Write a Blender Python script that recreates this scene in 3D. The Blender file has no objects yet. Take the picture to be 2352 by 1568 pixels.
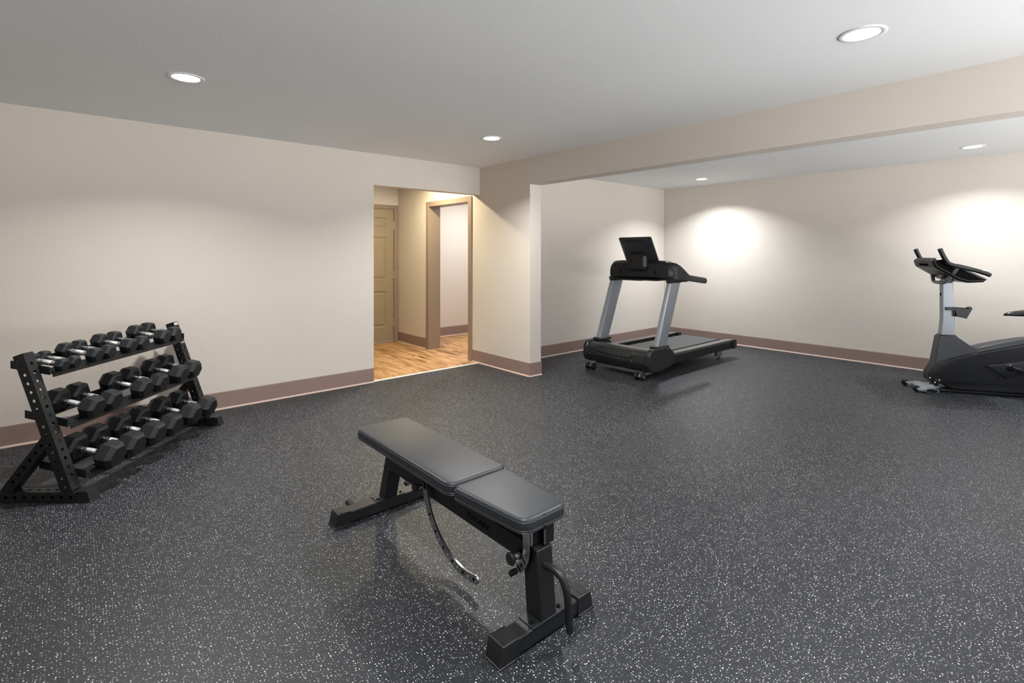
import bpy, bmesh, math, random
from mathutils import Vector, Matrix
random.seed(4)
PI = math.pi
scene = bpy.context.scene
COL = scene.collection

# ---------------------------------------------------------------- materials
def new_mat(name):
    m = bpy.data.materials.new(name); m.use_nodes = True
    nt = m.node_tree
    return m, nt, nt.nodes['Principled BSDF']

def mat(name, col, rough=.5, metal=0., spec=.5, bump=0., bscale=200., var=0., vscale=6., coat=0.):
    m, nt, b = new_mat(name)
    b.inputs['Base Color'].default_value = (*col, 1)
    b.inputs['Roughness'].default_value = rough
    b.inputs['Metallic'].default_value = metal
    b.inputs['Specular IOR Level'].default_value = spec
    b.inputs['Coat Weight'].default_value = coat
    tc = nt.nodes.new('ShaderNodeTexCoord')
    if bump:
        n = nt.nodes.new('ShaderNodeTexNoise'); n.inputs['Scale'].default_value = bscale
        n.inputs['Detail'].default_value = 3
        bp = nt.nodes.new('ShaderNodeBump'); bp.inputs['Strength'].default_value = bump
        bp.inputs['Distance'].default_value = .002
        nt.links.new(tc.outputs['Object'], n.inputs['Vector'])
        nt.links.new(n.outputs['Fac'], bp.inputs['Height'])
        nt.links.new(bp.outputs['Normal'], b.inputs['Normal'])
    if var:
        n = nt.nodes.new('ShaderNodeTexNoise'); n.inputs['Scale'].default_value = vscale
        n.inputs['Detail'].default_value = 4
        mx = nt.nodes.new('ShaderNodeMix'); mx.data_type = 'RGBA'
        mx.inputs[6].default_value = (*[c*(1-var) for c in col], 1)
        mx.inputs[7].default_value = (*[min(1, c*(1+var)) for c in col], 1)
        nt.links.new(tc.outputs['Object'], n.inputs['Vector'])
        nt.links.new(n.outputs['Fac'], mx.inputs[0])
        nt.links.new(mx.outputs[2], b.inputs['Base Color'])
    return m

def wall_mat(name, col):
    m, nt, b = new_mat(name)
    b.inputs['Roughness'].default_value = .75
    b.inputs['Specular IOR Level'].default_value = .25
    tc = nt.nodes.new('ShaderNodeTexCoord')
    n = nt.nodes.new('ShaderNodeTexNoise'); n.inputs['Scale'].default_value = 70; n.inputs['Detail'].default_value = 3
    bp = nt.nodes.new('ShaderNodeBump'); bp.inputs['Strength'].default_value = .36; bp.inputs['Distance'].default_value = .003
    n2 = nt.nodes.new('ShaderNodeTexNoise'); n2.inputs['Scale'].default_value = 1.3; n2.inputs['Detail'].default_value = 3
    mx = nt.nodes.new('ShaderNodeMix'); mx.data_type = 'RGBA'
    mx.inputs[6].default_value = (*[c*.975 for c in col], 1); mx.inputs[7].default_value = (*[c*1.025 for c in col], 1)
    L = nt.links.new
    L(tc.outputs['Object'], n.inputs['Vector']); L(tc.outputs['Object'], n2.inputs['Vector'])
    L(n.outputs['Fac'], bp.inputs['Height']); L(bp.outputs['Normal'], b.inputs['Normal'])
    L(n2.outputs['Fac'], mx.inputs[0]); L(mx.outputs[2], b.inputs['Base Color'])
    return m

def rubber_floor_mat():
    m, nt, b = new_mat('speckled_rubber')
    L = nt.links.new; N = nt.nodes.new
    tc = N('ShaderNodeTexCoord')
    def math_(op, a, bb):
        x = N('ShaderNodeMath'); x.operation = op
        for i, v in enumerate((a, bb)):
            if isinstance(v, (int, float)): x.inputs[i].default_value = v
            else: L(v, x.inputs[i])
        return x.outputs[0]
    wn = N('ShaderNodeTexNoise'); wn.inputs['Scale'].default_value = 260; wn.inputs['Detail'].default_value = 1
    L(tc.outputs['Object'], wn.inputs['Vector'])
    warp = N('ShaderNodeVectorMath'); warp.operation = 'MULTIPLY_ADD'; warp.inputs[1].default_value = (.0055, .0055, 0)
    L(wn.outputs['Color'], warp.inputs[0]); L(tc.outputs['Object'], warp.inputs[2])
    def specks(scale, keep, rmin, rvar):
        v = N('ShaderNodeTexVoronoi'); v.voronoi_dimensions = '2D'; v.feature = 'F1'; v.inputs['Scale'].default_value = scale
        L(warp.outputs[0], v.inputs['Vector'])
        s = N('ShaderNodeSeparateColor'); L(v.outputs['Color'], s.inputs[0])
        k = math_('GREATER_THAN', s.outputs[0], 1-keep)
        r = math_('ADD', math_('MULTIPLY', s.outputs[1], rvar), rmin)
        d = math_('LESS_THAN', v.outputs['Distance'], r)
        return math_('MULTIPLY', math_('MULTIPLY', k, d), math_('ADD', math_('MULTIPLY', s.outputs[2], .7), .3))
    a = specks(100, .44, .09, .13)
    c = math_('MULTIPLY', specks(170, .28, .08, .13), .5)
    f = math_('MAXIMUM', a, c)
    n = N('ShaderNodeTexNoise'); n.inputs['Scale'].default_value = 1.6; n.inputs['Detail'].default_value = 5
    L(tc.outputs['Object'], n.inputs['Vector'])
    base = N('ShaderNodeMix'); base.data_type = 'RGBA'
    base.inputs[6].default_value = (.0075, .0098, .0132, 1); base.inputs[7].default_value = (.0130, .0158, .0202, 1)
    L(n.outputs['Fac'], base.inputs[0])
    # faint broken roll seams
    sp = N('ShaderNodeSeparateXYZ'); L(tc.outputs['Object'], sp.inputs[0])
    def seam(o, off, period, ns):
        q = math_('PINGPONG', math_('ADD', o, off), period/2)
        ln = math_('LESS_THAN', q, .0016)
        nn = N('ShaderNodeTexNoise'); nn.inputs['Scale'].default_value = ns; nn.inputs['Detail'].default_value = 0
        L(tc.outputs['Object'], nn.inputs['Vector'])
        return math_('MULTIPLY', ln, math_('GREATER_THAN', nn.outputs['Fac'], .56))
    sm = math_('MAXIMUM', seam(sp.outputs[1], .2, .61, 3.1), seam(sp.outputs[0], .13, .61, 3.7))
    dk = N('ShaderNodeMix'); dk.data_type = 'RGBA'; dk.inputs[7].default_value = (.008, .008, .009, 1)
    L(base.outputs[2], dk.inputs[6]); L(math_('MULTIPLY', sm, .8), dk.inputs[0])
    mx = N('ShaderNodeMix'); mx.data_type = 'RGBA'; mx.inputs[7].default_value = (.74, .74, .75, 1)
    L(dk.outputs[2], mx.inputs[6]); L(f, mx.inputs[0]); L(mx.outputs[2], b.inputs['Base Color'])
    b.inputs['Roughness'].default_value = .50
    b.inputs['Specular IOR Level'].default_value = .40
    nb = N('ShaderNodeTexNoise'); nb.inputs['Scale'].default_value = 260; nb.inputs['Detail'].default_value = 2
    L(tc.outputs['Object'], nb.inputs['Vector'])
    bp = N('ShaderNodeBump'); bp.inputs['Strength'].default_value = .35; bp.inputs['Distance'].default_value = .001
    L(nb.outputs['Fac'], bp.inputs['Height']); L(bp.outputs['Normal'], b.inputs['Normal'])
    return m

def wood_mat():
    m, nt, b = new_mat('vinyl_plank'); L = nt.links.new; N = nt.nodes.new
    tc = N('ShaderNodeTexCoord')
    rot = N('ShaderNodeMapping'); rot.inputs['Rotation'].default_value = (0, 0, PI/2)
    L(tc.outputs['Object'], rot.inputs['Vector'])
    br = N('ShaderNodeTexBrick'); br.inputs['Scale'].default_value = 1
    br.inputs['Brick Width'].default_value = 1.2; br.inputs['Row Height'].default_value = .15
    br.inputs['Mortar Size'].default_value = .0012; br.offset = .37
    br.inputs['Color1'].default_value = (0, 0, 0, 1); br.inputs['Color2'].default_value = (1, 1, 1, 1)
    L(rot.outputs[0], br.inputs['Vector'])
    mp = N('ShaderNodeMapping'); mp.inputs['Scale'].default_value = (17, 2.2, 1)
    L(tc.outputs['Object'], mp.inputs['Vector'])
    off = N('ShaderNodeVectorMath'); off.operation = 'MULTIPLY_ADD'
    L(br.outputs['Color'], off.inputs[0]); off.inputs[1].default_value = (7, 9, 3); L(mp.outputs[0], off.inputs[2])
    n = N('ShaderNodeTexNoise'); n.inputs['Scale'].default_value = 1; n.inputs['Detail'].default_value = 6; n.inputs['Distortion'].default_value = .8
    L(off.outputs[0], n.inputs['Vector'])
    cr = N('ShaderNodeValToRGB'); e = cr.color_ramp.elements
    e[0].position = .30; e[0].color = (.17, .075, .028, 1); e[1].position = .68; e[1].color = (.62, .39, .19, 1)
    k = cr.color_ramp.elements.new(.48); k.color = (.43, .235, .10, 1)
    L(n.outputs['Fac'], cr.inputs[0])
    dk = N('ShaderNodeMix'); dk.data_type = 'RGBA'; dk.inputs[7].default_value = (.15, .08, .035, 1)
    L(cr.outputs[0], dk.inputs[6]); L(br.outputs['Fac'], dk.inputs[0]); L(dk.outputs[2], b.inputs['Base Color'])
    b.inputs['Roughness'].default_value = .42
    return m

def emit_mat(name, col, s):
    m, nt, b = new_mat(name)
    b.inputs['Base Color'].default_value = (.9, .9, .9, 1)
    b.inputs['Emission Color'].default_value = (*col, 1); b.inputs['Emission Strength'].default_value = s
    return m

M = dict(
    wall=wall_mat('beige_textured_wall', (.63, .575, .515)),
    ceiling=wall_mat('white_textured_ceiling', (.80, .81, .81)),
    base=mat('brown_vinyl_base', (.262, .180, .155), .5, bump=.05, var=.06),
    toe_light=mat('cream_toe_highlight', (.50, .37, .32), .6),  # light caught on the baseboard toe, painted as a cream colour
    trim=mat('taupe_paint', (.27, .205, .155), .45, bump=.05),
    door=mat('tan_door_paint', (.31, .25, .17), .42, bump=.05),
    hinge=mat('satin_nickel', (.6, .6, .6), .3, 1),
    strip=mat('cream_transition_strip', (.80, .74, .68), .5),
    rubber_floor=rubber_floor_mat(), wood=wood_mat(),
    lamp_trim=mat('white_lamp_trim', (.80, .80, .80), .5),
    powder=mat('black_powder_coat', (.0076, .0088, .0104), .42, spec=.4, bump=.08, bscale=900),
    rubber=mat('black_rubber', (.0088, .0104, .0124), .48, spec=.42, bump=.15, bscale=500, var=.12, vscale=30),
    rubber_mark=mat('moulded_rubber_mark', (.022, .022, .023), .35),
    chrome=mat('chrome', (.78, .78, .79), .14, 1),
    dark_chrome=mat('dark_chrome', (.42, .42, .43), .16, 1),
    knurl=mat('knurled_chrome', (.62, .62, .63), .33, 1, bump=.8, bscale=900),
    vinyl=mat('charcoal_vinyl', (.0205, .0245, .0305), .42, bump=.14, bscale=420, var=.08, vscale=9),
    piping=mat('grey_piping', (.045, .047, .05), .4),
    plastic=mat('black_plastic', (.0088, .0095, .0105), .38, spec=.42, bump=.12, bscale=700),
    hood=mat('satin_black_hood', (.016, .0175, .019), .27),
    plastic_gloss=mat('glossy_black_plastic', (.007, .0075, .008), .22),
    plastic_grey=mat('dark_grey_plastic', (.019, .0215, .025), .36, bump=.1, bscale=700),
    silver=mat('silver_grey_paint', (.27, .295, .32), .34, .35),
    silver_light=mat('pale_silver_paint', (.33, .36, .39), .38, .2),
    frame_grey=mat('grey_frame_paint', (.17, .18, .19), .4, .3),
    belt=mat('treadmill_belt', (.040, .043, .046), .55, bump=.3, bscale=300, var=.25, vscale=3),
    rail_top=mat('grey_foot_rail', (.105, .095, .090), .5, bump=.2, bscale=300),
    hole=mat('dark_recess', (.003, .003, .003), .8, spec=.1),
    label_white=mat('white_sticker', (.62, .60, .62), .5, var=.35, vscale=120),
    screen=mat('black_screen_glass', (.008, .008, .010), .3),
    brown=mat('bronze_knob', (.20, .08, .03), .35),
)

# ---------------------------------------------------------------- mesh builder
class MB:
    def __init__(s): s.bm = bmesh.new(); s.mi = 0
    def face(s, vs):
        try:
            f = s.bm.faces.new(vs); f.material_index = s.mi; return f
        except ValueError: return None
    def box(s, a, b, T=None):
        x0, y0, z0 = a; x1, y1, z1 = b
        P = [(x0,y0,z0),(x1,y0,z0),(x1,y1,z0),(x0,y1,z0),(x0,y0,z1),(x1,y0,z1),(x1,y1,z1),(x0,y1,z1)]
        return s.hexa(P, T)
    def hexa(s, P, T=None):
        v = [s.bm.verts.new(T @ Vector(p) if T else p) for p in P]
        for q in ((0,3,2,1),(4,5,6,7),(0,1,5,4),(1,2,6,5),(2,3,7,6),(3,0,4,7)): s.face([v[i] for i in q])
        return s
    def loft(s, rings, cap=True, closed=True):
        R = [[s.bm.verts.new(p) for p in r] for r in rings]
        n = len(R[0])
        for a, b in zip(R, R[1:]):
            for i in range(n if closed else n-1):
                j = (i+1) % n; s.face([a[i], a[j], b[j], b[i]])
        if cap:
            s.face(list(reversed(R[0]))); s.face(R[-1])
        return s
    def prism(s, poly, axis, a, b):
        # poly in the plane of the two other axes, extruded along axis from a to b
        def P(p, t):
            if axis == 'x': return (t, p[0], p[1])
            if axis == 'y': return (p[0], t, p[1])
            return (p[0], p[1], t)
        return s.loft([[P(p, a) for p in poly], [P(p, b) for p in poly]])
    def cyl(s, p0, p1, r0, r1=None, n=20):
        r1 = r0 if r1 is None else r1
        p0, p1 = Vector(p0), Vector(p1); d = (p1-p0).normalized()
        u = d.orthogonal().normalized(); w = d.cross(u)
        ring = lambda p, r: [p + u*(r*math.cos(2*PI*i/n)) + w*(r*math.sin(2*PI*i/n)) for i in range(n)]
        return s.loft([ring(p0, r0), ring(p1, r1)])
    def lathe(s, p0, d, prof, n=24):
        p0 = Vector(p0); d = Vector(d).normalized(); u = d.orthogonal().normalized(); w = d.cross(u)
        rings = [[p0 + d*t + u*(r*math.cos(2*PI*i/n)) + w*(r*math.sin(2*PI*i/n)) for i in range(n)] for t, r in prof]
        return s.loft(rings)
    def tube(s, pts, r, n=14, smooth=6, rr=None):
        P = [Vector(p) for p in pts]
        if smooth:  # Catmull-Rom
            Q = []
            for i in range(len(P)-1):
                p0 = P[i-1] if i else P[0]*2-P[1]; p1 = P[i]; p2 = P[i+1]; p3 = P[i+2] if i+2 < len(P) else P[-1]*2-P[-2]
                for k in range(smooth):
                    t = k/smooth
                    Q.append(.5*((2*p1)+(p2-p0)*t+(2*p0-5*p1+4*p2-p3)*t*t+(3*p1-p0-3*p2+p3)*t**3))
            Q.append(P[-1]); P = Q
        rings = []; u = None
        for i, p in enumerate(P):
            d = (P[min(i+1, len(P)-1)]-P[max(i-1, 0)]).normalized()
            u = d.orthogonal().normalized() if u is None else (u-d*u.dot(d)).normalized()
            w = d.cross(u)
            rings.append([p+u*(r*math.cos(2*PI*k/n))+w*(r*math.sin(2*PI*k/n)) for k in range(n)])
        return s.loft(rings)
    def perftube(s, p0, p1, w, h, up, pitch=.0508, hr=.0095, first=.03, sides=(0,1,2,3)):
        """square tube with rows of round holes through its faces; up = direction of the h axis"""
        p0, p1 = Vector(p0), Vector(p1); L = (p1-p0).length; d = (p1-p0)/L
        up = Vector(up); up = (up-d*up.dot(d)).normalized(); sd = d.cross(up)
        cen = []
        t = first
        while t < L-first*.8: cen.append(t); t += pitch
        for k in range(4):
            if k % 2 == 0: nrm, wd, off, hw = up, sd, h/2, w/2
            else: nrm, wd, off, hw = sd, up, w/2, h/2
            if k >= 2: nrm = -nrm
            o = p0+nrm*off
            P = lambda t, q: o+d*t+wd*q
            q = hw
            if k not in sides or not cen:
                s.face([s.bm.verts.new(P(*c)) for c in ((0,-q),(L,-q),(L,q),(0,q))]); continue
            edges = [cen[0]-pitch/2]+[c+pitch/2 for c in cen]
            n = 16
            for c in cen:
                circ = []; sq = []
                for i in range(n):
                    a = 2*PI*(i+.5)/n; ca, sa = math.cos(a), math.sin(a)
                    circ.append(s.bm.verts.new(P(c+hr*ca, hr*sa)))
                corner = []
                hx, hy = pitch/2, q
                for i in range(n):
                    a = 2*PI*(i+.5)/n; ca, sa = math.cos(a), math.sin(a)
                    k_ = min(hx/abs(ca), hy/abs(sa)); corner.append(s.bm.verts.new(P(c+ca*k_, sa*k_)))
                for i in range(n):
                    j = (i+1) % n; s.face([circ[i], corner[i], corner[j], circ[j]])
                # fill the true corners of the cell
                for i in range(n):
                    j = (i+1) % n
                    a, b_ = 2*PI*(i+.5)/n, 2*PI*(i+1.5)/n
                    ang = math.atan2(hy, hx)
                    for cc, (ex, ey) in ((ang,(hx,hy)),(PI-ang,(-hx,hy)),(PI+ang,(-hx,-hy)),(2*PI-ang,(hx,-hy))):
                        if a < cc-1e-4 and cc+1e-4 < b_: s.face([corner[i], s.bm.verts.new(P(c+ex, ey)), corner[j]])
            for a, b_ in ((0, cen[0]-pitch/2), (cen[-1]+pitch/2, L)):
                if b_-a > 1e-4: s.face([s.bm.verts.new(P(*c)) for c in ((a,-q),(b_,-q),(b_,q),(a,q))])
        for pe in (p0, p1):
            s.face([s.bm.verts.new(pe+up*(a*h/2)+sd*(b_*w/2)) for a, b_ in ((-1,-1),(-1,1),(1,1),(1,-1))])
        return s
    def build(s, name, m, parent=None, origin=(0,0,0), bevel=0., seg=2, smooth=True, solid=0., merge=True, label=None, angle=35):
        if merge: bmesh.ops.remove_doubles(s.bm, verts=s.bm.verts, dist=1e-5)
        bmesh.ops.recalc_face_normals(s.bm, faces=s.bm.faces)
        o = Vector(origin)
        for v in s.bm.verts: v.co -= o
        if smooth:
            for f in s.bm.faces: f.smooth = True
            for e in s.bm.edges:
                if len(e.link_faces) == 2 and e.calc_face_angle(0) > math.radians(angle): e.smooth = False
        me = bpy.data.meshes.new(name); s.bm.to_mesh(me); s.bm.free()
        for mm in (m if isinstance(m, (list, tuple)) else [m]): me.materials.append(mm)
        ob = bpy.data.objects.new(name, me); COL.objects.link(ob)
        if parent: ob.parent = parent
        if solid:
            md = ob.modifiers.new('solid', 'SOLIDIFY'); md.thickness = solid; md.offset = -1
        if bevel:
            md = ob.modifiers.new('bevel', 'BEVEL'); md.width = bevel; md.segments = seg; md.limit_method = 'ANGLE'; md.angle_limit = math.radians(30)
            md.harden_normals = False
        if label: ob['label'] = label
        return ob

def thing(name, label, cat, loc=(0,0,0), rot=(0,0,0), group=None):
    o = bpy.data.objects.new(name, None); COL.objects.link(o)
    o.empty_display_size = .1; o.location = loc; o.rotation_euler = rot
    o['label'] = label; o['category'] = cat
    if group: o['group'] = group
    return o
def struct(name, mb, m, **k):
    o = mb.build(name, m, smooth=False, **k); o['kind'] = 'structure'; return o
def rpoly(pts, rad, n=5):
    """round the corners of a 2D polygon"""
    out = []; N = len(pts)
    for i, p in enumerate(pts):
        r = rad[i] if isinstance(rad, (list, tuple)) else rad
        a = Vector(pts[i-1]); b = Vector(p); c = Vector(pts[(i+1) % N])
        if r <= 0: out.append(tuple(b)); continue
        u = (a-b).normalized(); v = (c-b).normalized()
        half = u.angle(v)/2; t = min(r/math.tan(half), (a-b).length*.49, (c-b).length*.49)
        p0, p1 = b+u*t, b+v*t
        for k in range(n+1):
            s = k/n; out.append(tuple(p0*(1-s)**2 + b*2*s*(1-s) + p1*s*s))
    return out
def inset(poly, d):
    N = len(poly); out = []
    area = sum(poly[i][0]*poly[(i+1) % N][1]-poly[(i+1) % N][0]*poly[i][1] for i in range(N))
    sg = 1 if area > 0 else -1
    for i in range(N):
        a, b, c = Vector(poly[i-1]), Vector(poly[i]), Vector(poly[(i+1) % N])
        t = ((b-a).normalized()+(c-b).normalized()).normalized()
        nrm = Vector((-t.y, t.x))*sg
        out.append(tuple(b+nrm*d))
    return out
def text_mesh(name, txt, size, depth, m, parent, matrix, label=None, width=None):
    cu = bpy.data.curves.new('t', 'FONT'); cu.body = txt; cu.size = size; cu.extrude = depth; cu.align_x = 'LEFT'; cu.offset = size*.018
    ob = bpy.data.objects.new('t', cu); COL.objects.link(ob)
    bpy.context.view_layer.update()
    me = bpy.data.meshes.new_from_object(ob.evaluated_get(bpy.context.evaluated_depsgraph_get()))
    bpy.data.objects.remove(ob); bpy.data.curves.remove(cu)
    if width:
        w = max(v.co.x for v in me.vertices)-min(v.co.x for v in me.vertices)
        for v in me.vertices: v.co.x *= width/w
    me.transform(matrix); me.name = name; me.materials.clear(); me.materials.append(m)
    o = bpy.data.objects.new(name, me); COL.objects.link(o); o.parent = parent
    if label: o['label'] = label
    return o

# ---------------------------------------------------------------- the room
H = 2.44; XB0, XB1 = 3.87, 4.04; YL = 5.09; XF = 7.56; YA = 4.83; XW, YW = -1.7, -2.0; YD = 7.2
WX0, WX1, WZ0, WZ1 = .3, 6.7, .35, 2.25
struct('floor', MB().box((XW-.1, YW-.1, -.06), (XF+.1, 5.118, 0)), M['rubber_floor'])
struct('floor', MB().box((1.3, 5.118, -.06), (6.6, YD+.1, 0)), M['wood']).name = 'floor_hallway'
struct('trim_1', MB().box((2.45, 5.098, 0), (XB0, 5.135, .005)), M['strip'])
LAMPS = [(.53, 3.63), (2.95, 3.70), (2.90, .76), (.53, .80), (6.865, 3.77), (6.83, .85), (6.83, -1.4), (3.35, 5.80), (5.0, 6.1)]
LR, LD = .074, .004
from mathutils.geometry import tessellate_polygon
w = MB(); loops = [[Vector((x, y, H)) for x, y in ((XW-.1, YW-.1), (XF+.2, YW-.1), (XF+.2, YD+.2), (XW-.1, YD+.2))]]
for lx, ly in LAMPS: loops.append([Vector((lx+LR*math.cos(2*PI*i/40), ly+LR*math.sin(2*PI*i/40), H)) for i in range(40)])
flat = [w.bm.verts.new(p) for lp in loops for p in lp]
for tri in tessellate_polygon(loops): w.face([flat[i] for i in tri])
w.box((XW-.1, YW-.1, H+.10), (XF+.2, YD+.2, H+.14))
struct('ceiling', w, M['ceiling'], merge=False)
w = MB(); w.box((XW-.1, YL, 0), (2.45, YL+.12, H)); w.box((2.45, YL, 2.105), (XB0, YL+.12, H))
struct('wall_left', w, M['wall'])
w = MB(); w.box((XB0, 4.17, 0), (XB1, 5.31, H)); w.box((XB0, 5.31, 2.05), (XB1, 6.29, H)); w.box((XB0, 6.29, 0), (XB1, YD, H))
w.box((XB0, YW, 2.145), (XB1, 4.17, H))
struct('wall_partition', w, M['wall'])
struct('wall_alcove', MB().box((XB1, YA, 0), (XF+.1, YA+.12, H)), M['wall'])
struct('wall_right', MB().box((XF, YW-.1, 0), (XF+.1, YA, H)), M['wall'])
w = MB(); w.box((XW-.1, YW-.1, 0), (WX0, YW, H)); w.box((WX1, YW-.1, 0), (XF, YW, H)); w.box((WX0, YW-.1, 0), (WX1, YW, WZ0)); w.box((WX0, YW-.1, WZ1), (WX1, YW, H))
struct('wall_behind', w, M['wall'])
w = MB(); n_ = 5
for i in range(n_+1):
    x = WX0+(WX1-WX0)*i/n_; w.box((x-.025, YW-.07, WZ0), (x+.025, YW-.03, WZ1))
w.box((WX0, YW-.07, WZ0), (WX1, YW-.03, WZ0+.05)); w.box((WX0, YW-.07, WZ1-.05), (WX1, YW-.03, WZ1))
struct('fill_window_1', w, M['lamp_trim'])  # opening and frame added out of view to let in fill light
struct('wall_near', MB().box((XW-.1, YW, 0), (XW, YL, H)), M['wall'])
w = MB(); w.box((1.3, YD, 0), (2.93, YD+.1, H)); w.box((2.93, YD, 2.075), (3.845, YD+.1, H)); w.box((3.845, YD, 0), (XB0+.17, YD+.1, H))
struct('wall_hallway', w, M['wall'])
struct('wall_hallway_side', MB().box((1.3, YL+.12, 0), (1.4, YD, H)), M['wall'])
w = MB(); w.box((XB1, 7.13, 0), (6.6, 7.23, H)); w.box((6.5, YA+.12, 0), (6.6, 7.13, H))
struct('wall_side_room', w, M['wall'])

def baseboard(name, a, b, n, ends=(0,0)):
    """cove base from a to b (xy) standing out along n"""
    a, b, n = Vector((*a, 0)), Vector((*b, 0)), Vector((*n, 0))
    prof = [(0, 0), (.011, 0), (.0085, .006), (.006, .012), (.005, .145), (.003, .152), (0, .152)]
    mb = MB(); mb.loft([[a+n*q+Vector((0,0,z)) for q, z in prof], [b+n*q+Vector((0,0,z)) for q, z in prof]])
    mb.mi = 1; pr = [(.004, .0), (.017, .0), (.012, .008), (.006, .013)]  # cream bead paints the lit edge of the toe
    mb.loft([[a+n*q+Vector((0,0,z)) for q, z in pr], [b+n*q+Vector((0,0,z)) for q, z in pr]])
    return struct(name, mb, [M['base'], M['toe_light']])
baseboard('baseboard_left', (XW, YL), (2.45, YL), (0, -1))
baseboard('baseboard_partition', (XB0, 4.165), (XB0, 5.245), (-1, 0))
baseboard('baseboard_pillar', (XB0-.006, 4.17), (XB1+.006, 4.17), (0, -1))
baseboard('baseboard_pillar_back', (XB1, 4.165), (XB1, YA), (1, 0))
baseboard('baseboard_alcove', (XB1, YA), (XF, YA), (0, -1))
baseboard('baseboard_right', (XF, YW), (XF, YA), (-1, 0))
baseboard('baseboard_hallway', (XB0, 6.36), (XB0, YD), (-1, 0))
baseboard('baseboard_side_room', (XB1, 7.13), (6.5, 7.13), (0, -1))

# cased opening in the hallway wall
t = MB()
t.prism([(5.25, 0), (5.325, 0), (5.325, 2.035), (6.275, 2.035), (6.275, 0), (6.35, 0), (6.35, 2.105), (5.25, 2.105)], 'x', XB0-.014, XB1+.014)
struct('trim_2', t, M['trim'], bevel=.003)
# hallway door with its frame
t = MB(); t.prism([(2.87, 0), (2.94, 0), (2.94, 2.055), (3.80, 2.055), (3.80, 0), (3.865, 0), (3.865, 2.115), (2.87, 2.115)], 'y', YD-.016, YD+.1)
struct('trim_3', t, M['trim'], bevel=.003)
d = MB()
dx0, dx1, dz0, dz1, dy = 2.941, 3.799, .018, 2.0545, YD+.012
cols = [(dx0+.115, (dx0+dx1)/2-.055), ((dx0+dx1)/2+.055, dx1-.115)]
rows = [(.24, .79), (.97, 1.62), (1.75, 1.92)]
xs = sorted({dx0, dx1, *[c for q in cols for c in q]}); zs = sorted({dz0, dz1, *[c for q in rows for c in q]})
for i in range(len(xs)-1):
    for j in range(len(zs)-1):
        ispanel = (xs[i], xs[i+1]) in cols and (zs[j], zs[j+1]) in rows
        if not ispanel:
            d.box((xs[i], dy, zs[j]), (xs[i+1], dy+.04, zs[j+1]))
        else:
            a, b, c, e = xs[i], xs[i+1], zs[j], zs[j+1]
            R = []
            for ins, dep in ((0, 0), (.012, .012), (.024, .012), (.05, .003)):
                R.append([(a+ins, dy+dep, c+ins), (b-ins, dy+dep, c+ins), (b-ins, dy+dep, e-ins), (a+ins, dy+dep, e-ins)])
            d.loft(R, cap=False); v = [d.bm.verts.new(p) for p in R[-1]]; d.face(v)
door = struct('door_1', d, M['door'])
for z in (1.74, .98, .25):
    hg = MB(); hg.cyl((3.80, YD-.004, z), (3.80, YD-.004, z+.12), .008, n=10); hg.box((3.792, YD+.002, z), (3.812, YD+.006, z+.12))
    hg.build('hinge', M['hinge'], door, label='nickel hinge')
MB().box((dx0, YD-.008, 0), (dx1, YD+.03, .016)).build('threshold', M['hinge'], door)

# ---------------------------------------------------------------- recessed lights
def downlight(x, y, label, power, color, spread=136):
    t = thing('recessed_downlight', label, 'ceiling light', (x, y, H), group=None)
    tr = MB(); n = 40
    prof = [(.099, .001), (.099, -.003), (.095, -.005), (.078, -.005), (.073, -.002), (.0725, .004), (.0715, LD+.004)]
    tr.loft([[(q*math.cos(2*PI*i/n), q*math.sin(2*PI*i/n), z) for i in range(n)] for q, z in prof], cap=False)
    tr.build('trim_ring', M['lamp_trim'], t)
    le = MB(); le.cyl((0, 0, LD), (0, 0, LD+.008), .0712, n=40)
    le.build('lens', emit_mat('lamp_lens', color, 9), t, label='glowing white lens', smooth=False)
    li = bpy.data.lights.new('lamp', 'AREA'); li.shape = 'DISK'; li.size = .135; li.energy = power; li.color = color
    li.spread = math.radians(spread)
    lo = bpy.data.objects.new('lamp', li); COL.objects.link(lo); lo.parent = t; lo.location = (0, 0, LD-.002)
    return t
SPREAD = 136
COOL = (1, .985, .96); WARM = (1, .88, .60)
PW = 27; PA = 25; CA = (.93, .965, 1)
downlight(.53, 3.63, 'round recessed ceiling light above the dumbbell rack', PW, COOL)
downlight(2.95, 3.70, 'small round ceiling light near the hallway opening', PW, COOL)
downlight(2.90, .76, 'large round ceiling light at top right, before the beam', PW, COOL)
downlight(.53, .80, 'round ceiling light behind the camera', PW, COOL)
downlight(6.865, 3.77, 'small round ceiling light above the treadmill alcove', 27, CA, 128)
downlight(6.83, .85, 'round ceiling light in the alcove above the exercise bike', 16, CA, 128)
downlight(6.83, -1.4, 'round ceiling light out of view past the exercise bike', 14, CA, 128)
downlight(3.35, 5.80, 'warm ceiling light hidden behind the hallway header', 27, WARM, 180)
downlight(5.0, 6.1, 'ceiling light of the side room beyond the cased doorway', 29, (.97, .98, 1), 180)

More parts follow.
